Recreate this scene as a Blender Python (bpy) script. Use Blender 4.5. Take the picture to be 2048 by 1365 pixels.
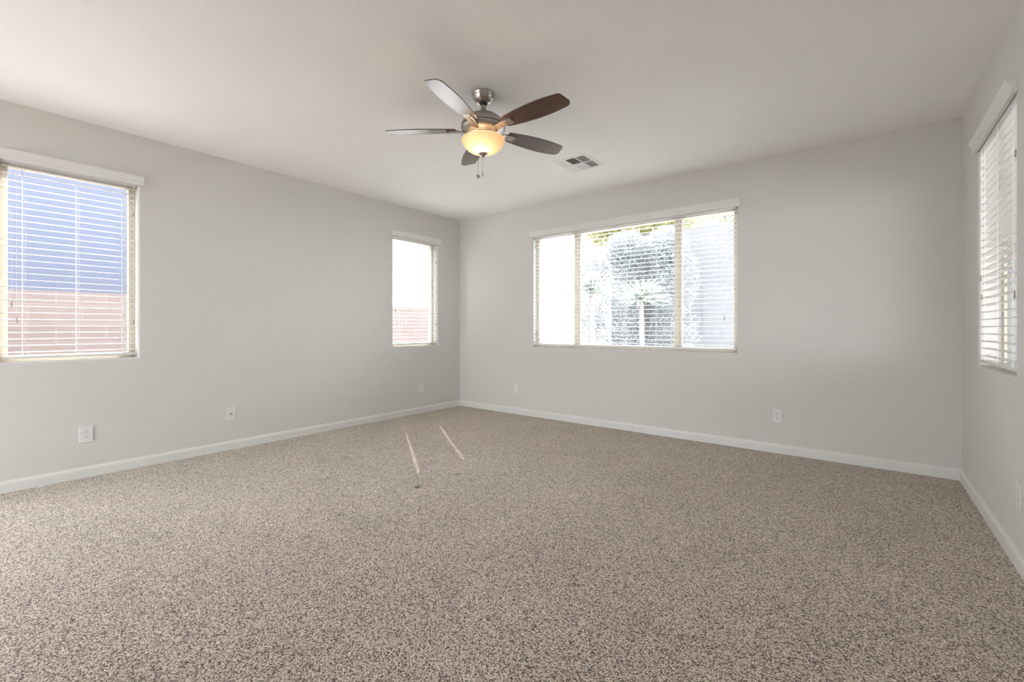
import bpy, math, random
from mathutils import Vector, Matrix

for o in list(bpy.data.objects):
    bpy.data.objects.remove(o)
S = bpy.context.scene
COL = S.collection
PI = math.pi
R = math.radians

# ------------------------------------------------------------------ camera
RX, RL, RH = 5.294, 7.6, 2.74           # room width (x), length (-y), height
cam_d = bpy.data.cameras.new('camera')
cam = bpy.data.objects.new('camera', cam_d)
COL.objects.link(cam)
cam.location = (4.705, -4.737, 1.15)
cam.rotation_euler = (R(90), 0, R(38.13))
cam_d.sensor_width = 36
cam_d.lens = 893 / 2048 * 36
cam_d.shift_y = -26.0 / 2048
cam_d.clip_start = 0.02
S.camera = cam

# ------------------------------------------------------------------ world, sun, exposure
S.view_settings.view_transform = 'Standard'
S.view_settings.look = 'None'
S.view_settings.gamma = 1.0
S.view_settings.use_curve_mapping = False
S.view_settings.exposure = 0.52
SKY = 8.5
w = bpy.data.worlds.new('sky')
S.world = w
w.use_nodes = True
bg = w.node_tree.nodes['Background']
bg.inputs['Color'].default_value = (0.86, 0.94, 1.0, 1)
bg.inputs['Strength'].default_value = SKY

sun_d = bpy.data.lights.new('sun', 'SUN')
sun_d.energy = 15.0
sun_d.angle = R(0.53)
sun_d.color = (1.0, 0.985, 0.96)
sun = bpy.data.objects.new('sun', sun_d)
COL.objects.link(sun)
sun.rotation_euler = Vector((0.825, -0.565, -0.905)).to_track_quat('-Z', 'Y').to_euler()


def portal(loc, rot, sx, sy):
    """lets the renderer find the daylight that comes through a window; gives off no light itself"""
    d = bpy.data.lights.new('window_portal', 'AREA')
    d.shape = 'RECTANGLE'
    d.size, d.size_y = sx, sy
    d.cycles.is_portal = True
    o = bpy.data.objects.new('window_portal', d)
    COL.objects.link(o)
    o.location = loc
    o.rotation_euler = rot


portal((-0.16, -4.12, 1.625), (R(90), 0, R(-90)), 0.75, 1.43)
portal((-0.16, -0.8175, 1.625), (R(90), 0, R(-90)), 0.755, 1.43)
portal((2.541, 0.16, 1.625), (R(-90), 0, 0), 2.41, 1.43)
portal((RX + 0.16, -1.05, 1.625), (R(90), 0, R(90)), 0.9, 1.43)
portal((RX - 4.0, -RL - 0.16, 1.175), (R(90), 0, 0), 2.2, 2.35)
portal((-0.16, -6.25, 1.175), (R(90), 0, R(-90)), 2.2, 2.35)
S.cycles.use_denoising = True
S.cycles.caustics_reflective = False
S.cycles.caustics_refractive = False
S.cycles.sample_clamp_indirect = 12
S.cycles.max_bounces = 14
S.cycles.diffuse_bounces = 8
S.cycles.transparent_max_bounces = 24

# ------------------------------------------------------------------ materials


def new_mat(name):
    m = bpy.data.materials.new(name)
    m.use_nodes = True
    nt = m.node_tree
    return m, nt, nt.nodes['Principled BSDF'], nt.nodes['Material Output']


def N(nt, t, **kw):
    n = nt.nodes.new(t)
    for k, v in kw.items():
        if k in n.inputs:
            n.inputs[k].default_value = v
        else:
            setattr(n, k, v)
    return n


def plain(name, col, rough=0.5, metal=0.0, bump=None, vary=None, spec=0.5, coat=0.0):
    m, nt, p, out = new_mat(name)
    p.inputs['Base Color'].default_value = (*col, 1)
    p.inputs['Roughness'].default_value = rough
    p.inputs['Metallic'].default_value = metal
    p.inputs['Specular IOR Level'].default_value = spec
    p.inputs['Coat Weight'].default_value = coat
    tc = N(nt, 'ShaderNodeTexCoord')
    if bump:
        sc, st, di = bump
        nz = N(nt, 'ShaderNodeTexNoise', Scale=sc, Detail=3.0)
        nt.links.new(tc.outputs['Object'], nz.inputs['Vector'])
        b = N(nt, 'ShaderNodeBump', Strength=st, Distance=di)
        nt.links.new(nz.outputs['Fac'], b.inputs['Height'])
        nt.links.new(b.outputs['Normal'], p.inputs['Normal'])
    sc, amt = vary or (6.0, 0.03)
    nz = N(nt, 'ShaderNodeTexNoise', Scale=sc, Detail=3.0)
    nt.links.new(tc.outputs['Object'], nz.inputs['Vector'])
    mp = N(nt, 'ShaderNodeMapRange')
    mp.inputs['To Min'].default_value = 1 - amt
    mp.inputs['To Max'].default_value = 1 + amt
    nt.links.new(nz.outputs['Fac'], mp.inputs['Value'])
    mx = N(nt, 'ShaderNodeMix', data_type='RGBA', blend_type='MULTIPLY')
    mx.inputs['Factor'].default_value = 1
    mx.inputs['A'].default_value = (*col, 1)
    for s_ in mx.inputs:
        if s_.name == 'A' and s_.type == 'RGBA':
            s_.default_value = (*col, 1)
    b_in = [s_ for s_ in mx.inputs if s_.name == 'B' and s_.type == 'RGBA'][0]
    r_out = [s_ for s_ in mx.outputs if s_.type == 'RGBA'][0]
    nt.links.new(mp.outputs['Result'], b_in)
    nt.links.new(r_out, p.inputs['Base Color'])
    return m


def glass_mat(name, tint=(1, 1, 1), refl=0.06):
    m, nt, p, out = new_mat(name)
    nt.nodes.remove(p)
    tr = N(nt, 'ShaderNodeBsdfTransparent', Color=(*tint, 1))
    gl = N(nt, 'ShaderNodeBsdfGlossy', Roughness=0.02)
    lw_ = N(nt, 'ShaderNodeLayerWeight', Blend=0.5)
    pw_ = N(nt, 'ShaderNodeMath', operation='POWER')
    pw_.inputs[1].default_value = 4.0
    nt.links.new(lw_.outputs['Facing'], pw_.inputs[0])
    fr = N(nt, 'ShaderNodeMapRange')
    fr.inputs['To Min'].default_value = 0.006
    fr.inputs['To Max'].default_value = 0.5
    nt.links.new(pw_.outputs[0], fr.inputs['Value'])
    mx = N(nt, 'ShaderNodeMixShader')
    nt.links.new(fr.outputs[0], mx.inputs[0])
    nt.links.new(tr.outputs[0], mx.inputs[1])
    nt.links.new(gl.outputs[0], mx.inputs[2])
    nt.links.new(mx.outputs[0], out.inputs['Surface'])
    return m


def screen_mat(name, cover=0.35):
    """fine insect mesh: thin grey-white threads with gaps"""
    m, nt, p, out = new_mat(name)
    p.inputs['Base Color'].default_value = (0.75, 0.75, 0.78, 1)
    p.inputs['Roughness'].default_value = 0.8
    tr = N(nt, 'ShaderNodeBsdfTransparent')
    tl = N(nt, 'ShaderNodeBsdfTranslucent', Color=(0.8, 0.8, 0.84, 1))
    a = N(nt, 'ShaderNodeMixShader', Fac=0.5)
    nt.links.new(p.outputs[0], a.inputs[1])
    nt.links.new(tl.outputs[0], a.inputs[2])
    mx = N(nt, 'ShaderNodeMixShader')
    mx.inputs[0].default_value = cover
    nt.links.new(tr.outputs[0], mx.inputs[1])
    nt.links.new(a.outputs[0], mx.inputs[2])
    nt.links.new(mx.outputs[0], out.inputs['Surface'])
    return m


def translucent_mat(name, col, tcol, fac, rough=0.5):
    m, nt, p, out = new_mat(name)
    p.inputs['Base Color'].default_value = (*col, 1)
    p.inputs['Roughness'].default_value = rough
    tl = N(nt, 'ShaderNodeBsdfTranslucent', Color=(*tcol, 1))
    mx = N(nt, 'ShaderNodeMixShader')
    mx.inputs[0].default_value = fac
    nt.links.new(p.outputs[0], mx.inputs[1])
    nt.links.new(tl.outputs[0], mx.inputs[2])
    nt.links.new(mx.outputs[0], out.inputs['Surface'])
    return m


def carpet_mat():
    m, nt, p, out = new_mat('carpet')
    L = nt.links.new
    tc = N(nt, 'ShaderNodeTexCoord')
    # tufts: warped cells, each cell its own yarn shade, darker flecks where yarn ends part
    wob = N(nt, 'ShaderNodeTexNoise', Scale=90.0, Detail=2.0)
    L(tc.outputs['Object'], wob.inputs['Vector'])
    sub = N(nt, 'ShaderNodeVectorMath', operation='SUBTRACT')
    sub.inputs[1].default_value = (0.5, 0.5, 0.5)
    L(wob.outputs['Color'], sub.inputs[0])
    ws = N(nt, 'ShaderNodeVectorMath', operation='SCALE')
    ws.inputs['Scale'].default_value = 0.010
    L(sub.outputs[0], ws.inputs[0])
    add = N(nt, 'ShaderNodeVectorMath', operation='ADD')
    L(tc.outputs['Object'], add.inputs[0])
    L(ws.outputs[0], add.inputs[1])
    n1 = N(nt, 'ShaderNodeTexNoise', Scale=200.0, Detail=2.0, Roughness=0.6)
    L(add.outputs[0], n1.inputs['Vector'])
    v1 = N(nt, 'ShaderNodeTexVoronoi', Scale=190.0)
    L(add.outputs[0], v1.inputs['Vector'])
    sep = N(nt, 'ShaderNodeSeparateColor')
    L(v1.outputs['Color'], sep.inputs[0])
    inv = N(nt, 'ShaderNodeMapRange')
    inv.inputs['From Max'].default_value = 0.85
    inv.inputs['To Min'].default_value = 1.0
    inv.inputs['To Max'].default_value = 0.0
    L(v1.outputs['Distance'], inv.inputs['Value'])
    h = N(nt, 'ShaderNodeMix', data_type='FLOAT')
    h.inputs['Factor'].default_value = 0.30
    L(n1.outputs['Fac'], h.inputs['A'])
    L(inv.outputs['Result'], h.inputs['B'])
    h2 = N(nt, 'ShaderNodeMix', data_type='FLOAT')
    h2.inputs['Factor'].default_value = 0.22
    L(h.outputs[0], h2.inputs['A'])
    L(sep.outputs[0], h2.inputs['B'])
    hh = h2.outputs[0]
    ramp = N(nt, 'ShaderNodeValToRGB')
    cr = ramp.color_ramp
    cr.elements[0].position = 0.36
    cr.elements[0].color = (0.085, 0.062, 0.048, 1)
    cr.elements[1].position = 0.72
    cr.elements[1].color = (0.97, 0.87, 0.765, 1)
    for pos, c in ((0.43, (0.33, 0.27, 0.225)), (0.50, (0.60, 0.51, 0.43)), (0.59, (0.80, 0.695, 0.595))):
        e = cr.elements.new(pos)
        e.color = (*c, 1)
    L(hh, ramp.inputs['Fac'])
    # brushed nap: broad lighter and darker lanes
    lo = N(nt, 'ShaderNodeTexNoise', Scale=1.8, Detail=5.0, Roughness=0.62)
    L(tc.outputs['Object'], lo.inputs['Vector'])
    lm = N(nt, 'ShaderNodeMapRange')
    lm.inputs['From Min'].default_value = 0.3
    lm.inputs['From Max'].default_value = 0.7
    lm.inputs['To Min'].default_value = 0.96
    lm.inputs['To Max'].default_value = 1.10
    L(lo.outputs['Fac'], lm.inputs['Value'])
    mul = N(nt, 'ShaderNodeVectorMath', operation='SCALE')
    L(ramp.outputs['Color'], mul.inputs[0])
    L(lm.outputs['Result'], mul.inputs['Scale'])
    L(mul.outputs[0], p.inputs['Base Color'])
    # pressed-in marks of furniture feet and a crease near the right wall, as relief
    height = hh
    dent_shade = None
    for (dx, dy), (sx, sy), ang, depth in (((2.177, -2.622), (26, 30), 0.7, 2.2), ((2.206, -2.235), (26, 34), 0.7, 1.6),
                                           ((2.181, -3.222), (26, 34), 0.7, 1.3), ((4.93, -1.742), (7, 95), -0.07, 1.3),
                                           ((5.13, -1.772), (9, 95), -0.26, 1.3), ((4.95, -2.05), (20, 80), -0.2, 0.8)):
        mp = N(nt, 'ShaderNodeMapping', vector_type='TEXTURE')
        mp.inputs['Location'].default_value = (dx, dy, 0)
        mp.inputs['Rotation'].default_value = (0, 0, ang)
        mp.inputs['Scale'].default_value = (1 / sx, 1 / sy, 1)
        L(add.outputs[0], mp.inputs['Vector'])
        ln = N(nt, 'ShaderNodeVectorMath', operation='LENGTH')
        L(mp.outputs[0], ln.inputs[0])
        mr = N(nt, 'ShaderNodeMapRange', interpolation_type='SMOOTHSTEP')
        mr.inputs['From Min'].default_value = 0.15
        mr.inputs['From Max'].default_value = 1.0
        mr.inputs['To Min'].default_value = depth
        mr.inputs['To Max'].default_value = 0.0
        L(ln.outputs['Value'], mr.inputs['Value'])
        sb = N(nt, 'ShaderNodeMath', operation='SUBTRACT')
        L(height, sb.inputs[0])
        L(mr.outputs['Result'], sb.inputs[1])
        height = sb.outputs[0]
        if dent_shade is None:
            dent_shade = mr.outputs['Result']
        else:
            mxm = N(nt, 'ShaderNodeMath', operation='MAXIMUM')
            L(dent_shade, mxm.inputs[0])
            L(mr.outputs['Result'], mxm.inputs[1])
            dent_shade = mxm.outputs[0]
    # shade inside the dents and crease, darkened into the yarn colour
    shade_mr = N(nt, 'ShaderNodeMapRange')
    shade_mr.inputs['From Max'].default_value = 2.2
    shade_mr.inputs['To Min'].default_value = 1.0
    shade_mr.inputs['To Max'].default_value = 0.25
    L(dent_shade, shade_mr.inputs['Value'])
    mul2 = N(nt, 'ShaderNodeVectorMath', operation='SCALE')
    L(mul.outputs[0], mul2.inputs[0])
    L(shade_mr.outputs['Result'], mul2.inputs['Scale'])
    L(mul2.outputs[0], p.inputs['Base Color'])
    b = N(nt, 'ShaderNodeBump', Strength=0.8, Distance=0.006)
    L(height, b.inputs['Height'])
    L(b.outputs['Normal'], p.inputs['Normal'])
    p.inputs['Roughness'].default_value = 1.0
    p.inputs['Specular IOR Level'].default_value = 0.05
    p.inputs['Sheen Weight'].default_value = 0.2
    return m


def wood_mat():
    m, nt, p, out = new_mat('walnut')
    L = nt.links.new
    tc = N(nt, 'ShaderNodeTexCoord')
    mp = N(nt, 'ShaderNodeMapping')
    mp.inputs['Scale'].default_value = (3.0, 40.0, 40.0)
    L(tc.outputs['Object'], mp.inputs['Vector'])
    nz = N(nt, 'ShaderNodeTexNoise', Scale=2.0, Detail=5.0, Roughness=0.6)
    L(mp.outputs[0], nz.inputs['Vector'])
    r = N(nt, 'ShaderNodeValToRGB')
    r.color_ramp.elements[0].position = 0.3
    r.color_ramp.elements[0].color = (0.030, 0.010, 0.006, 1)
    r.color_ramp.elements[1].position = 0.75
    r.color_ramp.elements[1].color = (0.125, 0.045, 0.022, 1)
    L(nz.outputs['Fac'], r.inputs['Fac'])
    L(r.outputs['Color'], p.inputs['Base Color'])
    p.inputs['Roughness'].default_value = 0.30
    p.inputs['Coat Weight'].default_value = 0.8
    p.inputs['Coat Roughness'].default_value = 0.2
    return m


def brick_mat(name, c1, c2, mortar, sx=0.4, sy=0.2):
    m, nt, p, out = new_mat(name)
    L = nt.links.new
    tc = N(nt, 'ShaderNodeTexCoord')
    sp = N(nt, 'ShaderNodeSeparateXYZ')
    L(tc.outputs['Object'], sp.inputs[0])
    cb = N(nt, 'ShaderNodeCombineXYZ')
    L(sp.outputs['Y'], cb.inputs[0])
    L(sp.outputs['Z'], cb.inputs[1])
    b = N(nt, 'ShaderNodeTexBrick', Scale=1.0)
    b.inputs['Brick Width'].default_value = sx
    b.inputs['Row Height'].default_value = sy
    b.inputs['Mortar Size'].default_value = 0.006
    b.inputs['Color1'].default_value = (*c1, 1)
    b.inputs['Color2'].default_value = (*c2, 1)
    b.inputs['Mortar'].default_value = (*mortar, 1)
    L(cb.outputs[0], b.inputs['Vector'])
    L(b.outputs['Color'], p.inputs['Base Color'])
    p.inputs['Roughness'].default_value = 0.95
    return m


def leaf_mat(name, c1, c2, fac=0.35):
    m, nt, p, out = new_mat(name)
    L = nt.links.new
    tc = N(nt, 'ShaderNodeTexCoord')
    nz = N(nt, 'ShaderNodeTexNoise', Scale=9.0, Detail=2.0)
    L(tc.outputs['Object'], nz.inputs['Vector'])
    r = N(nt, 'ShaderNodeValToRGB')
    r.color_ramp.elements[0].position = 0.35
    r.color_ramp.elements[0].color = (*c1, 1)
    r.color_ramp.elements[1].position = 0.65
    r.color_ramp.elements[1].color = (*c2, 1)
    L(nz.outputs['Fac'], r.inputs['Fac'])
    L(r.outputs['Color'], p.inputs['Base Color'])
    p.inputs['Roughness'].default_value = 0.6
    tl = N(nt, 'ShaderNodeBsdfTranslucent')
    L(r.outputs['Color'], tl.inputs['Color'])
    mx = N(nt, 'ShaderNodeMixShader')
    mx.inputs[0].default_value = fac
    L(p.outputs[0], mx.inputs[1])
    L(tl.outputs[0], mx.inputs[2])
    L(mx.outputs[0], out.inputs['Surface'])
    return m


M = {}
M['paint'] = plain('wall_paint', (0.675, 0.66, 0.635), 0.7, bump=(170.0, 0.12, 0.003), vary=(1.2, 0.015), spec=0.3)
M['ceiling'] = plain('ceiling_paint', (0.92, 0.915, 0.91), 0.8, bump=(120.0, 0.15, 0.004), vary=(1.2, 0.012), spec=0.2)
M['trim'] = plain('trim_paint', (0.755, 0.74, 0.72), 0.4)
M['blind'] = plain('blind_vinyl', (0.76, 0.755, 0.74), 0.4)
M['slat'] = translucent_mat('slat_vinyl', (0.82, 0.815, 0.80), (0.8, 0.79, 0.76), 0.06, 0.4)
M['cord'] = plain('cord', (0.85, 0.85, 0.84), 0.8)
M['tassel'] = plain('tassel', (0.42, 0.40, 0.37), 0.6)
M['tan'] = plain('tan_window_frame', (0.60, 0.53, 0.44), 0.5)
M['glass'] = glass_mat('window_glass')
M['dark_glass'] = plain('dark_glass', (0.08, 0.08, 0.08), 0.2)
M['bronze'] = plain('bronze_door_frame', (0.10, 0.085, 0.07), 0.5)
M['screen'] = screen_mat('insect_screen', 0.05)
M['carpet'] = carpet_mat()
M['wood'] = wood_mat()
M['nickel'] = plain('brushed_nickel', (0.47, 0.43, 0.395), 0.28, 1.0, vary=(30.0, 0.06))
M['dark_metal'] = plain('dark_metal', (0.06, 0.055, 0.05), 0.5, 0.6)
M['bowl'] = translucent_mat('frosted_glass', (0.70, 0.61, 0.50), (0.66, 0.57, 0.46), 0.65, 0.25)
M['white_plastic'] = plain('white_plastic', (0.76, 0.755, 0.75), 0.35)
M['slot'] = plain('dark_slot', (0.03, 0.03, 0.03), 0.6)
M['brass'] = plain('brass_jack', (0.35, 0.27, 0.16), 0.35, 1.0)
M['vent_white'] = plain('vent_enamel', (0.84, 0.835, 0.82), 0.4)
M['duct'] = plain('duct_dark', (0.05, 0.045, 0.04), 0.8)
M['ground'] = plain('tan_gravel', (0.50, 0.48, 0.45), 0.95, bump=(40.0, 0.5, 0.02), vary=(25.0, 0.18))
M['block'] = brick_mat('pink_block', (0.19, 0.147, 0.137), (0.175, 0.135, 0.127), (0.215, 0.17, 0.16))
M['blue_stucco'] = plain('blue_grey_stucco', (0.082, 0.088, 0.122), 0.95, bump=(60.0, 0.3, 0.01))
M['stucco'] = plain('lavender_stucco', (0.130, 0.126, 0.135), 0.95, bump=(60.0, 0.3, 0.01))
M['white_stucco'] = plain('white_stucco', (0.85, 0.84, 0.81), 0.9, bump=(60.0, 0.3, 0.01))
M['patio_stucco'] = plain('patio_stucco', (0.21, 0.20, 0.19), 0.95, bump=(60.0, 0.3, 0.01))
M['roof'] = plain('roof_tile', (0.35, 0.24, 0.18), 0.9)
M['yellow_leaf'] = leaf_mat('yellow_green_leaf', (0.19, 0.20, 0.075), (0.36, 0.335, 0.14), 0.5)
M['green_leaf'] = leaf_mat('green_leaf', (0.10, 0.16, 0.06), (0.24, 0.30, 0.12), 0.4)
M['sage_leaf'] = leaf_mat('sage_leaf', (0.23, 0.245, 0.255), (0.40, 0.415, 0.43), 0.35)
M['palm_leaf'] = leaf_mat('palm_leaf', (0.22, 0.25, 0.22), (0.50, 0.52, 0.48), 0.3)
M['bark'] = plain('bark', (0.27, 0.25, 0.23), 0.95, bump=(30.0, 0.6, 0.02), vary=(14.0, 0.2))

# ------------------------------------------------------------------ mesh helpers


class G:
    """collects geometry for ONE mesh object"""

    def __init__(s):
        s.v, s.f = [], []

    def add(s, vs, fs):
        b = len(s.v)
        s.v += [tuple(x) for x in vs]
        s.f += [tuple(b + i for i in f) for f in fs]
        return s

    def quad(s, a, b, c, d):
        return s.add([a, b, c, d], [(0, 1, 2, 3)])

    def box(s, x0, x1, y0, y1, z0, z1):
        vs = [(x, y, z) for z in (z0, z1) for y in (y0, y1) for x in (x0, x1)]
        return s.add(vs, [(0, 2, 3, 1), (4, 5, 7, 6), (0, 1, 5, 4), (2, 6, 7, 3), (0, 4, 6, 2), (1, 3, 7, 5)])

    def obox(s, mat, sx, sy, sz):
        vs = [mat @ Vector((x * sx / 2, y * sy / 2, z * sz / 2)) for z in (-1, 1) for y in (-1, 1) for x in (-1, 1)]
        return s.add(vs, [(0, 2, 3, 1), (4, 5, 7, 6), (0, 1, 5, 4), (2, 6, 7, 3), (0, 4, 6, 2), (1, 3, 7, 5)])

    def lathe(s, prof, n=48, c=(0, 0, 0), close=True):
        vs, fs = [], []
        for r, z in prof:
            for k in range(n):
                a = 2 * PI * k / n
                vs.append((c[0] + r * math.cos(a), c[1] + r * math.sin(a), c[2] + z))
        for i in range(len(prof) - 1):
            for k in range(n):
                k2 = (k + 1) % n
                fs.append((i * n + k, i * n + k2, (i + 1) * n + k2, (i + 1) * n + k))
        if close:
            fs.append(tuple(range(n))[::-1])
            fs.append(tuple((len(prof) - 1) * n + k for k in range(n)))
        return s.add(vs, fs)

    def tube(s, pts, r, n=8, r2=None):
        pts = [Vector(p) for p in pts]
        vs, fs = [], []
        m = len(pts)
        for i, p in enumerate(pts):
            t = (pts[min(i + 1, m - 1)] - pts[max(i - 1, 0)]).normalized()
            a = t.orthogonal().normalized() if i == 0 else (a - t * a.dot(t)).normalized()
            b = t.cross(a)
            rr = r if r2 is None else r + (r2 - r) * i / (m - 1)
            for k in range(n):
                q = 2 * PI * k / n
                vs.append(p + (a * math.cos(q) + b * math.sin(q)) * rr)
        for i in range(m - 1):
            for k in range(n):
                k2 = (k + 1) % n
                fs.append((i * n + k, i * n + k2, (i + 1) * n + k2, (i + 1) * n + k))
        fs.append(tuple(range(n))[::-1])
        fs.append(tuple((m - 1) * n + k for k in range(n)))
        return s.add(vs, fs)

    def extrude(s, prof, x0, x1):
        """profile of (y,z) points swept along x, with end caps"""
        n = len(prof)
        vs = [(x0, y, z) for y, z in prof] + [(x1, y, z) for y, z in prof]
        fs = [(i, (i + 1) % n, n + (i + 1) % n, n + i) for i in range(n)]
        fs += [tuple(range(n))[::-1], tuple(range(n, 2 * n))]
        return s.add(vs, fs)

    def build(s, name, mat, parent=None, smooth=False, bevel=0, seg=2, fix=True):
        me = bpy.data.meshes.new(name)
        me.from_pydata(s.v, [], s.f)
        me.update()
        if fix:
            import bmesh
            bm = bmesh.new()
            bm.from_mesh(me)
            bmesh.ops.recalc_face_normals(bm, faces=bm.faces[:])
            bm.to_mesh(me)
            bm.free()
        o = bpy.data.objects.new(name, me)
        COL.objects.link(o)
        me.materials.append(M[mat])
        if smooth:
            for p in me.polygons:
                p.use_smooth = True
            try:
                me.set_sharp_from_angle(angle=R(40))
            except Exception:
                pass
        if parent:
            o.parent = parent
        if bevel:
            b = o.modifiers.new('edge', 'BEVEL')
            b.width = bevel
            b.segments = seg
            b.limit_method = 'ANGLE'
        return o


def tag(o, label, cat, group=None):
    o['label'], o['category'] = label, cat
    if group:
        o['group'] = group
    return o


def thing(name, label, cat, loc=(0, 0, 0), rz=0, group=None):
    o = bpy.data.objects.new(name, None)
    o.empty_display_size = 0.1
    COL.objects.link(o)
    o.location = loc
    o.rotation_euler = (0, 0, rz)
    return tag(o, label, cat, group)


def struct(o, label=None, cat=None):
    o['kind'] = 'structure'
    if label:
        o['label'], o['category'] = label, cat
    return o


def dup_tree(o, parent=None):
    c = o.copy()
    COL.objects.link(c)
    if parent:
        c.parent = parent
    for ch in list(o.children):
        dup_tree(ch, c)
    return c


# ------------------------------------------------------------------ room shell
D = 0.15
BN = 0.018                      # bullnose radius at the window returns
Z0, Z1 = 0.91, 2.345
W1 = (-4.495, -3.745)           # left wall, in y
W2 = (-1.195, -0.44)
WB = (1.334, 3.748)             # back wall, in x
W3 = (0.60, 1.505)              # right wall, in -y
W_FILL_REAR = (2.9, 5.1)                  # (in RX - x)
W_FILL_LEFT = (-7.35, -5.15)
#                 # both door openings behind the camera are added, unseen, for fill daylight
FRAME = {'left': ((0, 0, 0), R(90)), 'back': ((0, 0, 0), 0), 'right': ((RX, 0, 0), R(-90)),
         'front': ((RX, -RL, 0), R(180))}


def make_wall(side, u0, u1, ops, ext, label, D=D):
    g = G()

    def sheet(d, a0, a1, zb, zt, e):
        us = sorted({a0, a1, *[o[0] - e for o in ops], *[o[1] + e for o in ops]})
        zs = sorted({zb, zt, *[max(zb, o[2] - e) for o in ops], *[o[3] + e for o in ops]})
        for i in range(len(us) - 1):
            for j in range(len(zs) - 1):
                cu, cz = (us[i] + us[i + 1]) / 2, (zs[j] + zs[j + 1]) / 2
                if any(o[0] - e < cu < o[1] + e and o[2] - e < cz < o[3] + e for o in ops):
                    continue
                g.quad((us[i], d, zs[j]), (us[i + 1], d, zs[j]), (us[i + 1], d, zs[j + 1]), (us[i], d, zs[j + 1]))

    sheet(0, u0, u1, 0, RH, BN)
    sheet(D, u0 - ext[0], u1 + ext[1], 0, RH, 0)
    a0, a1 = u0 - ext[0], u1 + ext[1]
    g.quad((u0, 0, 0), (a0, D, 0), (a0, D, RH), (u0, 0, RH))
    g.quad((u1, 0, 0), (a1, D, 0), (a1, D, RH), (u1, 0, RH))
    g.quad((u0, 0, RH), (u1, 0, RH), (a1, D, RH), (a0, D, RH))
    g.quad((u0, 0, 0), (u1, 0, 0), (a1, D, 0), (a0, D, 0))
    for o in ops:
        rings = []
        for k in range(9):
            a = PI / 2 * k / 8
            rings.append((BN * (1 - math.sin(a)), BN * (1 - math.cos(a))))
        rings.append((0, D))
        rr = []
        for e, d in rings:
            zb = o[2] - e if o[2] > 0.01 else 0
            rr.append([(o[0] - e, d, zb), (o[1] + e, d, zb), (o[1] + e, d, o[3] + e), (o[0] - e, d, o[3] + e)])
        for p, q in zip(rr[:-1], rr[1:]):
            for k in range(4):
                k2 = (k + 1) % 4
                g.quad(p[k], p[k2], q[k2], q[k])
    o = g.build('wall_' + side, 'paint', fix=False)
    loc, rz = FRAME[side]
    o.location = loc
    o.rotation_euler = (0, 0, rz)
    return struct(o, label, 'wall')


make_wall('left', -RL, 0, [(*W_FILL_LEFT, 0.0, 2.35), (*W1, Z0, Z1), (*W2, Z0, Z1)], (0, 0), 'off-white painted wall with two narrow windows')
make_wall('back', 0, RX, [(*WB, Z0, Z1)], (D, D), 'off-white painted wall with the wide window')
make_wall('right', 0, RL, [(*W3, Z0, Z1 - 0.033)], (0, 0), 'off-white painted wall at the right edge of the photo', 0.126)
make_wall('front', 0, RX, [(W_FILL_REAR[0], W_FILL_REAR[1], 0.0, 2.35)], (D, D), 'off-white painted wall behind the camera')

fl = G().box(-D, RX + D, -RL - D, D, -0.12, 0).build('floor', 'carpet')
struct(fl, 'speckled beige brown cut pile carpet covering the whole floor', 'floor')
ce = G().box(-D, RX + D, -RL - D, D, RH, RH + 0.14).build('ceiling', 'ceiling')
struct(ce, 'smooth off-white ceiling', 'ceiling')

BB = [(0, 0), (-0.013, 0), (-0.013, 0.060), (-0.0115, 0.068), (-0.007, 0.074), (-0.005, 0.082), (0, 0.084)]


def baseboard(side, u0, u1):
    o = G().extrude(BB, u0, u1).build('baseboard_' + side, 'trim')
    loc, rz = FRAME[side]
    o.location, o.rotation_euler = loc, (0, 0, rz)
    struct(o, 'white painted baseboard along the %s wall' % side, 'baseboard')


baseboard('left', -RL, 0)
baseboard('back', 0, RX)
baseboard('right', 0, RL)

# ------------------------------------------------------------------ windows


def make_window(n, side, u0, u1, z0, z1, splits, label, screens=(), ya=0.085, yb=0.145, fw=0.042):
    """tan slider or fixed window set in the outer half of the wall opening"""
    loc, rz = FRAME[side]
    root = bpy.data.objects.new('window_%d' % n, None)
    COL.objects.link(root)
    root.location, root.rotation_euler = loc, (0, 0, rz)
    struct(root, label, 'window')
    g = G()
    g.box(u0, u0 + fw, ya, yb, z0, z1).box(u1 - fw, u1, ya, yb, z0, z1)
    g.box(u0 + fw, u1 - fw, ya, yb, z0, z0 + fw).box(u0 + fw, u1 - fw, ya, yb, z1 - fw, z1)
    g.build('window_frame', 'tan', root, bevel=0.003)
    edges = [u0 + fw] + list(splits) + [u1 - fw]
    for s_ in splits:
        G().box(s_ - 0.022, s_ + 0.022, ya - 0.004, yb - 0.2 * (yb - ya), z0 + fw, z1 - fw).build('mullion', 'tan', root, bevel=0.003)
        G().box(s_ + 0.022, s_ + 0.050, ya + 0.35 * (yb - ya), yb - 0.004, z0 + fw, z1 - fw).build('sash_stile', 'tan', root, bevel=0.003)
    for i in range(len(edges) - 1):
        a, b = edges[i], edges[i + 1]
        a += 0.05 if i > 0 else 0
        b -= 0.022 if i < len(edges) - 2 else 0
        G().box(a, b, ya + 0.5 * (yb - ya), ya + 0.5 * (yb - ya) + 0.004, z0 + fw, z1 - fw).build('pane', 'glass', root)
        if i in screens:
            G().box(a, b, 0.1365, 0.1375, z0 + fw, z1 - fw).build('insect_screen', 'screen', root)
    return root


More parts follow.
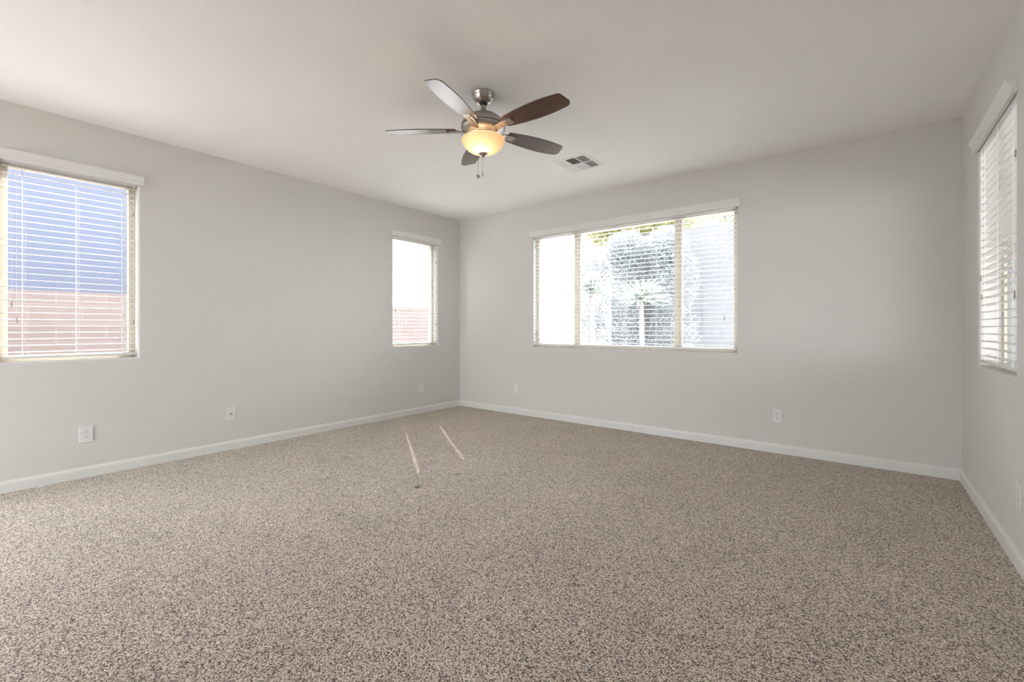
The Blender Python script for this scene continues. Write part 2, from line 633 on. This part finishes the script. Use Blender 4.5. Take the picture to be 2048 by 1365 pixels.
make_window(1, 'left', W1[0], W1[1], Z0, Z1, [], 'narrow window nearest the camera on the left wall')
make_window(2, 'left', W2[0], W2[1], Z0, Z1, [], 'narrow window beside the far corner on the left wall')
make_window(3, 'back', WB[0], WB[1], Z0, Z1, [1.925, 3.150], 'wide three-panel window in the back wall', (2,))
make_window(4, 'right', W3[0], W3[1], Z0, Z1 - 0.033, [1.05], 'window in the right wall facing the covered patio', (), 0.109, 0.125, 0.020)
make_window(5, 'front', W_FILL_REAR[0], W_FILL_REAR[1], 0.0, 2.35, [4.0], 'added unseen sliding glass doors behind the camera for fill daylight')

make_window(6, 'left', W_FILL_LEFT[0], W_FILL_LEFT[1], 0.0, 2.35, [-6.25], 'added unseen sliding glass doors in the left wall behind the camera for fill daylight')  # second unseen opening, added to bring daylight onto the right wall

# ------------------------------------------------------------------ blinds
VAL = [(0, 2.325), (-0.020, 2.325), (-0.023, 2.329), (-0.023, 2.344), (-0.026, 2.348), (-0.026, 2.356),
       (-0.029, 2.360), (-0.031, 2.368), (-0.036, 2.380), (-0.040, 2.388), (-0.040, 2.400), (0, 2.400)]


def make_blind(side, u0, u1, label, ladders, lift, tilt, holes, tilt_deg=4.0, drop=0.0, n_slats=29):
    loc, rz = FRAME[side]
    mid = (u0 + u1) / 2
    base = Matrix.Translation(loc) @ Matrix.Rotation(rz, 4, 'Z') @ Vector((mid, 0, Z0))
    root = thing('window_blind', label, 'blind', base, rz, 'white slatted blinds in the windows')
    hw = (u1 - u0) / 2

    def P(u, y, z):
        return (u - mid, y, z - Z0)

    def part(g, name, mat, par=root, **k):
        g.v = [P(*p) for p in g.v]
        return g.build(name, mat, par, **k)

    part(G().extrude([(y, z - drop) for y, z in VAL], u0 - 0.034, u1 + 0.034), 'valance', 'blind', bevel=0.0012)
    part(G().box(u0 + 0.006, u1 - 0.006, 0.004, 0.064, 2.316 - drop, 2.341 - drop), 'headrail', 'blind', bevel=0.002)
    yc, sw, th = 0.038, 0.025, 0.0028
    top, bot = 2.293 - drop, 0.974
    tl = math.tan(R(tilt_deg))
    g = G()
    us = [u0 + 0.008]
    for h in holes:
        us += [h - 0.0058, h + 0.0058]
    us.append(u1 - 0.008)
    ys = [-sw, -sw * .75, -0.0110, 0, 0.0110, sw * .75, sw]
    rnd = random.Random(int(abs(u0) * 100))
    for k in range(n_slats):
        z = top + (bot - top) * k / (n_slats - 1) + rnd.uniform(-.0008, .0008)

        def crown(y):
            return z + y * tl + 0.0030 * (1 - (y / sw) ** 2)
        for i in range(len(us) - 1):
            is_hole = i % 2 == 1
            for j in range(len(ys) - 1):
                a, b = ys[j], ys[j + 1]
                if is_hole and j in (2, 3):
                    continue
                for dz in (0, th):
                    g.quad((us[i], yc + a, crown(a) + dz), (us[i + 1], yc + a, crown(a) + dz),
                           (us[i + 1], yc + b, crown(b) + dz), (us[i], yc + b, crown(b) + dz))
        for y in (-sw, sw):
            g.quad((us[0], yc + y, crown(y)), (us[-1], yc + y, crown(y)), (us[-1], yc + y, crown(y) + th), (us[0], yc + y, crown(y) + th))
        for u in (us[0], us[-1]):
            for j in range(len(ys) - 1):
                a, b = ys[j], ys[j + 1]
                g.quad((u, yc + a, crown(a)), (u, yc + b, crown(b)), (u, yc + b, crown(b) + th), (u, yc + a, crown(a) + th))
    part(g, 'slats', 'slat', fix=False)
    rail = part(G().box(u0 + 0.007, u1 - 0.007, yc - 0.026, yc + 0.026, 0.930, 0.948), 'bottom_rail', 'blind', bevel=0.004)
    for h in ladders:
        g = G()
        for y in (yc - sw - 0.0012, yc + sw + 0.0012):
            g.tube([(h, y, 2.317 - drop), (h, y, 0.945)], 0.0009, 5)
        if h not in holes:
            g.tube([(h + .012, yc - sw - 0.0014, 2.317 - drop), (h + .012, yc - sw - 0.0014, 0.945)], 0.0008, 5)
        part(g, 'ladder_cord', 'cord')
        part(G().lathe([(0.005, 0), (0.006, 0.002), (0.006, 0.003), (0.004, 0.005)], 10, (h, yc - 0.012, 0.9255)), 'cord_plug', 'blind', rail)

    def cord(u, z, mat, name):
        y = -0.0035 + 0.012
        c = part(G().tube([(u, y, 2.317 - drop), (u, y - 0.002, (2.3 + z) / 2), (u, y, z + 0.035)], 0.0009, 6), name, 'cord')
        t = G().lathe([(0.0016, 0.036), (0.0042, 0.034), (0.0048, 0.024), (0.0040, 0.020), (0.0060, 0.004), (0.0055, 0.0), (0.001, -0.001)], 12, (u, y, z))
        part(t, 'tassel', mat, c, smooth=True)
    for u, z in lift:
        cord(u, z, 'tassel', 'lift_cord')
    for u, z in tilt:
        cord(u, z, 'tassel', 'tilt_cord')
    return root


make_blind('left', *W1, 'white slatted blind in the left wall window at the left edge of the photo',
           [-4.385, -4.105, -3.835], [(-4.440, 1.30), (-4.415, 1.19)], [(-3.772, 2.07), (-3.770, 1.18)], [], 5.0)
make_blind('left', *W2, 'white slatted blind in the small window beside the room corner',
           [-1.055, -0.562], [(-1.155, 1.36), (-1.135, 1.20)], [(-0.468, 2.05), (-0.466, 1.18)], [-1.055, -0.562])
make_blind('back', *WB, 'wide white slatted blind across the three-panel back wall window',
           [1.45, 1.98, 2.275, 2.595, 2.945, 3.205, 3.585], [(3.640, 2.225), (3.637, 1.23)], [(1.372, 2.18), (1.374, 1.06)], [], 2.0)
make_blind('right', *W3, 'white slatted blind in the right wall window facing the shaded patio',
           [0.72, 1.05, 1.38], [(0.635, 1.45), (0.655, 1.33)], [(1.455, 2.0), (1.44, 1.30)], [], 1.0, 0.033)

# ------------------------------------------------------------------ ceiling fan
FX, FY = 2.676, -2.468
fan = thing('ceiling_fan', 'five-blade brushed nickel and dark walnut ceiling fan with lit amber bowl', 'ceiling fan', (FX, FY, RH))


def fz(z):
    return z - RH


def lat(name, prof, mat, par=fan, n=64):
    return G().lathe([(r, fz(z)) for r, z in prof], n).build(name, mat, par, smooth=True)


lat('canopy', [(0.078, 2.740), (0.079, 2.736), (0.076, 2.732), (0.074, 2.720), (0.068, 2.704), (0.058, 2.690), (0.044, 2.679), (0.034, 2.675), (0.030, 2.678), (0.018, 2.682)], 'nickel')
lat('hanger_ball', [(0.008, 2.690), (0.024, 2.684), (0.027, 2.676), (0.022, 2.668), (0.0135, 2.664)], 'dark_metal', n=32)
lat('downrod', [(0.0135, 2.680), (0.0135, 2.635)], 'nickel', n=32)
lat('yoke_cover', [(0.0140, 2.652), (0.0170, 2.651), (0.0185, 2.647), (0.0215, 2.630), (0.0270, 2.612), (0.032, 2.604), (0.032, 2.598)], 'nickel', n=40)
lat('motor_housing', [(0.030, 2.604), (0.060, 2.600), (0.095, 2.588), (0.122, 2.570), (0.142, 2.548), (0.150, 2.530), (0.151, 2.524), (0.151, 2.518)], 'nickel')
lat('housing_seam', [(0.146, 2.520), (0.149, 2.518), (0.149, 2.513), (0.145, 2.512)], 'dark_metal')
lat('motor_skirt', [(0.150, 2.513), (0.151, 2.508), (0.148, 2.500), (0.138, 2.488), (0.122, 2.476), (0.106, 2.466), (0.098, 2.456), (0.098, 2.448), (0.090, 2.444)], 'nickel')
lat('light_fitter', [(0.090, 2.450), (0.112, 2.446), (0.116, 2.438), (0.116, 2.432), (0.040, 2.430)], 'nickel')
bp = [(0.1470, 2.4300), (0.1480, 2.4270), (0.1455, 2.418), (0.1400, 2.404), (0.1290, 2.386), (0.1120, 2.368), (0.0900, 2.353), (0.0620, 2.341), (0.0320, 2.335), (0.012, 2.334)]
bi = [(r - 0.004 if r > .02 else r, z + 0.0035) for r, z in bp[::-1]]
bowl = G().lathe([(r, fz(z)) for r, z in bp + bi], 72, close=False).build('light_bowl', 'bowl', fan, smooth=True)
bowl['label'] = 'glowing amber frosted glass bowl'
lat('finial', [(0.010, 2.343), (0.034, 2.341), (0.034, 2.336), (0.026, 2.329), (0.015, 2.321), (0.009, 2.316), (0.007, 2.312), (0.002, 2.310)], 'nickel', n=40)

lamp = bpy.data.lights.new('bowl_lamp', 'POINT')
lamp.energy = 2.6
lamp.color = (1.0, 0.74, 0.50)
lamp.shadow_soft_size = 0.022
lo = bpy.data.objects.new('bowl_lamp', lamp)
COL.objects.link(lo)
lo.parent = fan
lo.location = (0.012, -0.03, fz(2.385))

# blades: rounded paddles, slightly pitched, one mesh shared by five
L0, L1 = 0.185, 0.668


def blade_mesh():
    """paddle outline: narrow root, full belly, slanted end with rounded corners"""
    g = G()
    ctrl = [(0.185, 0.045), (0.24, 0.056), (0.32, 0.066), (0.42, 0.073), (0.50, 0.0735), (0.57, 0.069), (0.62, 0.062)]

    def side(x):
        for (xa_, wa), (xb_, wb) in zip(ctrl[:-1], ctrl[1:]):
            if x <= xb_:
                t = (x - xa_) / (xb_ - xa_)
                return wa + (wb - wa) * (t * t * (3 - 2 * t) * 0.4 + t * 0.6)
        return ctrl[-1][1]
    n = 26
    up = [(L0 + (0.625 - L0) * i / n, side(L0 + (0.625 - L0) * i / n)) for i in range(n + 1)]
    lo_ = [(x, -w_) for x, w_ in up]
    # rounded tip: leading corner round, trailing corner tighter
    tip = []
    for k in range(1, 9):
        q = PI / 2 * k / 8
        tip.append((0.625 + 0.045 * math.sin(q), 0.019 + 0.043 * math.cos(q)))
    for k in range(0, 8):
        q = PI / 2 * k / 8
        tip.append((0.625 + 0.002 + 0.030 * math.cos(q), -0.036 - 0.026 * math.sin(q)))
    out = up + tip + lo_[::-1]
    # rounded root corners
    out = [(0.190, -0.030), (0.183, -0.010), (0.183, 0.010), (0.190, 0.030)] + out
    th, m = 0.0055, len(out)
    vs = [(x, y, th / 2) for x, y in out] + [(x, y, -th / 2) for x, y in out]
    fs = [tuple(range(m)), tuple(range(2 * m - 1, m - 1, -1))]
    fs += [(i, (i + 1) % m, m + (i + 1) % m, m + i) for i in range(m)]
    return g.add(vs, fs)


def iron_mesh():
    """flat arm that leaves the motor skirt, arches up and grips the blade root"""
    g = G()
    pts = [(0.095, -0.030, 0.020), (0.115, -0.026, 0.022), (0.140, -0.018, 0.024), (0.170, -0.0125, 0.0255), (0.200, -0.0115, 0.026), (0.252, -0.0115, 0.026)]
    th = 0.010
    vs = []
    for x, z, hw in pts:
        vs += [(x, -hw, z), (x, hw, z), (x, hw, z + th), (x, -hw, z + th)]
    fs = []
    for i in range(len(pts) - 1):
        a, b = 4 * i, 4 * i + 4
        for k in range(4):
            k2 = (k + 1) % 4
            fs.append((a + k, a + k2, b + k2, b + k))
    fs += [(0, 1, 2, 3), (4 * len(pts) - 4, 4 * len(pts) - 1, 4 * len(pts) - 2, 4 * len(pts) - 3)]
    g.add(vs, fs)
    for k in range(3):                                   # raised ribs at the end of the arm
        g.box(0.236, 0.250, -0.020 + k * 0.014, -0.008 + k * 0.014, -0.0145, -0.011)
    return g


BZ = 2.497
b0 = i0 = None
for k in range(5):
    a = R(-73.2 + 72 * k)
    if b0 is None:
        b0 = b = blade_mesh().build('blade', 'wood', fan, bevel=0.0015)
        i0 = i = iron_mesh().build('blade_iron', 'nickel', fan, bevel=0.002)
    else:
        b = b0.copy()
        COL.objects.link(b)
        i = i0.copy()
        COL.objects.link(i)
    mt = Matrix.Translation((0, 0, fz(BZ))) @ Matrix.Rotation(a, 4, 'Z') @ Matrix.Rotation(R(-12), 4, 'X')
    b.matrix_local = mt
    i.matrix_local = mt
for (dx, dy, zb, kind) in ((-0.020, -0.030, 2.190, 0), (0.016, -0.026, 2.196, 1)):
    # chains hang from the fitter below the bowl, offset to both sides of the finial
    c = G().tube([(dx, dy, fz(2.332)), (dx, dy, fz(zb))], 0.0012, 6).build('pull_chain', 'nickel', fan)
    g = G()
    if kind == 0:
        mt = Matrix.Translation((dx, dy, fz(zb) - 0.012)) @ Matrix.Rotation(R(38), 4, 'Z') @ Matrix.Rotation(R(90), 4, 'X')
        t = G().lathe([(0.010, -0.003), (0.0125, -0.0015), (0.0125, 0.0015), (0.010, 0.003)], 24)
        t.v = [tuple(mt @ Vector(v)) for v in t.v]
        t.build('fob', 'nickel', c, smooth=True)
    else:
        G().lathe([(0.002, 0), (0.005, -0.003), (0.0055, -0.010), (0.0045, -0.022), (0.002, -0.025)], 16, (dx, dy, fz(zb))).build('fob', 'nickel', c, smooth=True)

# ------------------------------------------------------------------ ceiling vent
vent = thing('ceiling_vent', 'square white louvred air register set in the ceiling beside the fan', 'air vent', (2.545, -0.955, RH))
hx, hy = 0.178, 0.187
g = G()
bw = 0.030
zt, zb = 0.0, -0.007
for x0, x1, y0, y1 in ((-hx, hx, -hy, -hy + bw), (-hx, hx, hy - bw, hy), (-hx, -hx + bw, -hy + bw, hy - bw), (hx - bw, hx, -hy + bw, hy - bw)):
    g.box(x0, x1, y0, y1, zb, zt)
g.build('vent_frame', 'vent_white', vent, bevel=0.004)
G().box(-hx + bw, hx - bw, -hy + bw, hy - bw, -0.0012, -0.0002).build('duct_opening', 'duct', vent)
g = G()
ix, iy = hx - bw, hy - bw
xa, xb = -ix / 3 - 0.004, ix / 3 + 0.004
g.box(xa - 0.004, xa + 0.004, -iy, iy, -0.008, -0.001).box(xb - 0.004, xb + 0.004, -iy, iy, -0.008, -0.001)
g.box(-ix, ix, -0.005, 0.005, -0.008, -0.001)
g.build('divider', 'vent_white', vent)
g = G()


def louvre(cx, cy, ln, along, tilt, wd=0.015):
    mt = Matrix.Translation((cx, cy, -0.0055))
    if along == 'y':
        mt = mt @ Matrix.Rotation(tilt, 4, 'Y')
        g.obox(mt, wd, ln, 0.0012)
    else:
        mt = mt @ Matrix.Rotation(tilt, 4, 'X')
        g.obox(mt, ln, wd, 0.0012)


for sy in (-1, 1):
    cy = sy * (iy + 0.005) / 2
    ln = iy - 0.014
    for k in range(5):
        q = (k + 0.5) / 5
        louvre(xb + 0.004 + (ix - xb - 0.004) * q, cy, ln, 'y', R(24))
        louvre(-ix + (xa - 0.004 + ix) * q, cy, ln, 'y', R(-24), 0.019)
    for k in range(7):
        q = (k + 0.5) / 7
        louvre(0, sy * (0.005 + (iy - 0.005) * q), xb - xa - 0.014, 'x', R(24) if sy < 0 else R(-24), 0.014 if sy < 0 else 0.0215)
g.build('louvres', 'vent_white', vent)
for x in (-1, 1):
    G().lathe([(0.004, -0.0065), (0.004, -0.0080), (0.0015, -0.0086)], 12, (x * (hx - 0.014), 0, 0)).build('screw', 'dark_metal', vent)

# ------------------------------------------------------------------ wall plates


def plate(side, u, z, label, kind, cat, up=True, wd=0.080, ht=0.127, group=None):
    loc, rz = FRAME[side]
    base = Matrix.Translation(loc) @ Matrix.Rotation(rz, 4, 'Z') @ Vector((u, 0, z))
    r = thing('wall_outlet' if kind == 'outlet' else 'cable_plate', label, cat, base, rz, group)
    G().box(-wd / 2, wd / 2, -0.0065, 0, -ht / 2, ht / 2).build('cover_plate', 'white_plastic', r, bevel=0.003, seg=3)
    if kind == 'outlet':
        for s_ in (-1, 1):
            zc = s_ * 0.0195
            n, vs = 28, []
            for q in range(n):
                a = 2 * PI * q / n
                vs.append((0.0172 * math.cos(a), max(-0.0142, min(0.0142, 0.0172 * math.sin(a))) + zc))
            g = G().add([(x, -0.0080, zz) for x, zz in vs] + [(x, -0.004, zz) for x, zz in vs],
                        [tuple(range(n))] + [(q, (q + 1) % n, n + (q + 1) % n, n + q) for q in range(n)])
            rc = g.build('receptacle', 'white_plastic', r)
            f = 1 if up else -1
            for x, zz, sx, sz in ((-0.0064, -0.004, 0.0012, 0.0040), (0.0064, -0.004, 0.0012, 0.0034)):
                G().box(x - sx, x + sx, -0.0083, -0.0078, zc + f * zz - sz, zc + f * zz + sz).build('blade_slot', 'slot', rc)
            t = G().lathe([(0.0026, -0.0004), (0.0026, 0.0001)], 14)
            t.v = [(x, -0.0081 + zz, zc + f * 0.0068 + y) for x, y, zz in t.v]
            t.build('ground_hole', 'slot', rc)
        t = G().lathe([(0.0030, 0.0), (0.0030, -0.0012), (0.0015, -0.0018)], 12)
        t.v = [(x, -0.0062 + zz, y) for x, y, zz in t.v]
        t.build('screw', 'white_plastic', r)
    else:
        t = G().lathe([(0.0075, 0.0), (0.0075, -0.002), (0.0048, -0.002), (0.0048, -0.009), (0.0020, -0.009)], 18)
        t.v = [(x, -0.006 + zz, y) for x, y, zz in t.v]
        t.build('coax_jack', 'brass', r)
        for s_ in (-1, 1):
            t = G().lathe([(0.0028, 0.0), (0.0028, -0.0010), (0.0012, -0.0015)], 12)
            t.v = [(x, -0.0062 + zz, y + s_ * 0.042) for x, y, zz in t.v]
            t.build('screw', 'white_plastic', r)
    return r


GO = 'white duplex outlets low on the walls'
plate('left', -4.058, 0.332, 'white duplex outlet low on the wall below the large left window', 'outlet', 'outlet', True, group=GO)
plate('left', -3.055, 0.338, 'white cable plate with a small round jack in the middle of the left wall', 'coax', 'wall plate')
plate('left', -0.740, 0.340, 'white duplex outlet under the small window left of the room corner', 'outlet', 'outlet', True, 0.074, 0.120, group=GO)
plate('back', 1.060, 0.343, 'white duplex outlet on the back wall just right of the room corner', 'outlet', 'outlet', False, 0.074, 0.120, group=GO)
plate('back', 4.090, 0.341, 'white duplex outlet on the back wall right of the wide window', 'outlet', 'outlet', False, group=GO)
plate('right', 1.580, 0.355, 'white outlet plate low on the right wall, cut by the photo edge', 'outlet', 'outlet', False, group=GO)

# ------------------------------------------------------------------ outdoors
gr = G().box(-30, 40, -40, 40, -0.32, -0.14).build('ground', 'ground')
struct(gr, 'tan gravel ground outside the windows', 'ground')
rf = G().box(-0.30, RX + 6.0, -RL - 1.2, 0.60, RH + 0.16, RH + 0.30).build('roof', 'roof')
struct(rf, 'roof overhang above the windows', 'roof')

bwall = G().box(-2.2, -2.0, -14, 3.4, -0.14, 1.54).build('block_wall', 'block')
tag(bwall, 'pinkish block wall outside the left windows', 'garden wall')
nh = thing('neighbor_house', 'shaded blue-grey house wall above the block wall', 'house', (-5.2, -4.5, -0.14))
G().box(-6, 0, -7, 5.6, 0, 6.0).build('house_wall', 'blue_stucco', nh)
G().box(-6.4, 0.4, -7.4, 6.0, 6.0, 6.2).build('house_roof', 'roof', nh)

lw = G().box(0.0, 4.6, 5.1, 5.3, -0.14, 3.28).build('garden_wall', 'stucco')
tag(lw, 'shaded lavender stucco wall behind the right panel of the wide window', 'garden wall')
ww = thing('white_house', 'bright white stucco house behind the left panel of the wide window', 'house', (-6, 9, -0.14))
G().box(-5, 6.0, 0, 5, 0, 4.6).build('house_wall', 'white_stucco', ww)
G().box(-5.3, 6.3, -0.3, 5.3, 4.6, 4.8).build('house_roof', 'white_stucco', ww)

pr = G().box(RX + 0.3, RX + 6.0, 0.61, 2.6, RH + 0.18, RH + 0.30).build('patio_cover', 'roof')
tag(pr, 'patio cover over the gap between the house and the patio wall', 'patio cover')
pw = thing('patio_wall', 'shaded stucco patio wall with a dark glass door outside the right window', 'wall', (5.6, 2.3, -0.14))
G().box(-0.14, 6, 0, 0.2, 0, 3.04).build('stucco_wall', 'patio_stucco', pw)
dr = G().box(0.19, 2.0, -0.03, -0.002, 0.02, 2.19).build('patio_door', 'bronze', pw)
for k in range(3):
    G().box(0.245 + k * 0.57, 0.77 + k * 0.57, -0.036, -0.0305, 0.10, 2.13).build('door_glass', 'dark_glass', dr)


def leaves(g, rnd, c, rad, n, size, flat=0.5):
    for _ in range(n):
        while True:
            p = Vector((rnd.uniform(-1, 1), rnd.uniform(-1, 1), rnd.uniform(-1, 1)))
            if 0.15 < p.length < 1:
                break
        p = Vector(c) + Vector((p.x * rad[0], p.y * rad[1], p.z * rad[2]))
        d = Vector((rnd.gauss(0, 1), rnd.gauss(0, 1), rnd.gauss(0, flat))).normalized()
        s_ = d.orthogonal().normalized()
        s_ = (Matrix.Rotation(rnd.uniform(0, 6.28), 3, d) @ s_)
        ln = size * rnd.uniform(.6, 1.4)
        wd = ln * 0.28
        nrm = d.cross(s_) * ln * 0.08
        g.add([p, p + d * ln * .45 + s_ * wd + nrm, p + d * ln, p + d * ln * .45 - s_ * wd + nrm], [(0, 1, 2, 3)])


def tree(name, label, cat, base, th, crowns, n, size, mat, seed, tr=0.07):
    rnd = random.Random(seed)
    r = thing(name, label, cat, (base[0], base[1], -0.14))
    g = G()
    g.tube([(0, 0, 0), (0.05, 0.02, th * .5), (0, 0, th)], tr, 10, tr * .6)
    for c, rad in crowns:
        g.tube([(0, 0, th * .9), (c[0] * .5, c[1] * .5, (th + c[2]) / 2), c], tr * .5, 7, tr * .15)
    g.build('trunk', 'bark', r, smooth=True)
    g = G()
    for c, rad in crowns:
        leaves(g, rnd, c, rad, n, size)
    g.build('foliage', mat, r, fix=False)
    return r


def palm(name, label, base, trunk_h, n, ln, mat, seed, wd=0.012, droop=0.35, trunk_r=0.09, el0=-0.35):
    rnd = random.Random(seed)
    r = thing(name, label, 'plant', (base[0], base[1], -0.14))
    G().tube([(0, 0, 0), (0.02, 0, trunk_h * .5), (0, 0, trunk_h)], trunk_r, 12, trunk_r * .8).build('trunk', 'bark', r, smooth=True)
    g = G()
    for k in range(n):
        az = rnd.uniform(0, 2 * PI)
        el = rnd.uniform(el0, 1.35)
        l = ln * rnd.uniform(.7, 1.1)
        d = Vector((math.cos(az) * math.cos(el), math.sin(az) * math.cos(el), math.sin(el)))
        side = d.cross(Vector((0, 0, 1))).normalized()
        nrm = side.cross(d)
        pts = []
        for q in range(6):
            t = q / 5
            pts.append(Vector((0, 0, trunk_h)) + d * l * t - Vector((0, 0, 1)) * droop * l * t * t)
        vs, fs = [], []
        for q, p in enumerate(pts):
            ww_ = wd * (1 - (q / 5) ** 2) + 0.001
            vs += [p - side * ww_, p + nrm * ww_ * .4, p + side * ww_]
        for q in range(5):
            fs += [(3 * q, 3 * q + 1, 3 * q + 4, 3 * q + 3), (3 * q + 1, 3 * q + 2, 3 * q + 5, 3 * q + 4)]
        g.add(vs, fs)
    g.build('fronds', mat, r, fix=False)
    return r


palm('spiky_palm', 'pale spiky palm on a light trunk at the left of the middle window panel', (0.72, 2.75), 1.95, 230, 0.80, 'palm_leaf', 3, trunk_r=0.055, el0=0.1)
palm('spiky_palm', 'palm with upright fans of fronds in the centre of the middle window panel', (1.56, 3.05), 1.75, 230, 0.72, 'palm_leaf', 5, trunk_r=0.05, el0=0.2)
tree('leafy_shrub', 'tall sage grey bush filling the right part of the middle window panel', 'shrub', (1.68, 4.45), 0.6,
     [((0, 0, 1.0), (0.54, 0.38, 1.1)), ((0.0, 0.0, 2.3), (0.52, 0.38, 0.8)), ((-0.15, 0.0, 2.95), (0.46, 0.34, 0.45))], 5000, 0.045, 'sage_leaf', 7, 0.04)
tree('leafy_shrub', 'tall sage grey bush behind the pale palms in the middle window panel', 'shrub', (0.58, 4.45), 0.6,
     [((0, 0, 1.0), (0.54, 0.38, 1.1)), ((0.0, 0, 2.4), (0.52, 0.38, 0.85)), ((0.05, 0, 3.0), (0.50, 0.34, 0.42))], 5000, 0.045, 'sage_leaf', 21, 0.04)
tree('leafy_shrub', 'sage grey bush at the left edge of the middle window panel', 'shrub', (-0.20, 4.35), 0.5,
     [((0, 0, 0.9), (0.46, 0.4, 1.0)), ((0.05, 0, 1.8), (0.42, 0.35, 0.85)), ((0.1, 0, 2.5), (0.36, 0.3, 0.5))], 4000, 0.045, 'sage_leaf', 8, 0.04)
tree('leafy_tree', 'sunlit yellow-green tree above the wall behind the wide window', 'tree', (0.25, 6.3), 3.1,
     [((0, 0, 4.0), (1.1, 0.7, 0.66)), ((-1.0, 0, 4.05), (0.75, 0.6, 0.55)), ((0.75, 0, 3.85), (0.85, 0.7, 0.6))], 3200, 0.08, 'yellow_leaf', 9, 0.10)
tree('leafy_tree', 'darker green tree above the lavender wall at upper right of the wide window', 'tree', (2.85, 6.4), 3.0,
     [((0, 0, 4.0), (0.9, 0.7, 0.55)), ((0.4, 0, 4.3), (0.6, 0.7, 0.55))], 1500, 0.09, 'green_leaf', 11, 0.10)
tree('leafy_shrub', 'small green shrub over the block wall in the small corner window', 'shrub', (-3.2, 2.25), 1.2,
     [((0, 0, 1.65), (0.5, 0.6, 0.5)), ((0.2, 0.45, 1.85), (0.4, 0.4, 0.4))], 900, 0.06, 'green_leaf', 13, 0.04)
tree('leafy_tree', 'tall unseen tree added between the corner window and the wide window to block sun', 'tree', (-1.5, 2.8), 4.2,
     [((0, 0, 6.0), (1.9, 1.5, 1.5)), ((1.3, 0.1, 5.9), (1.4, 1.4, 1.5))], 3000, 0.22, 'green_leaf', 17, 0.13)  # crown out of view, added to keep sun off the wide window
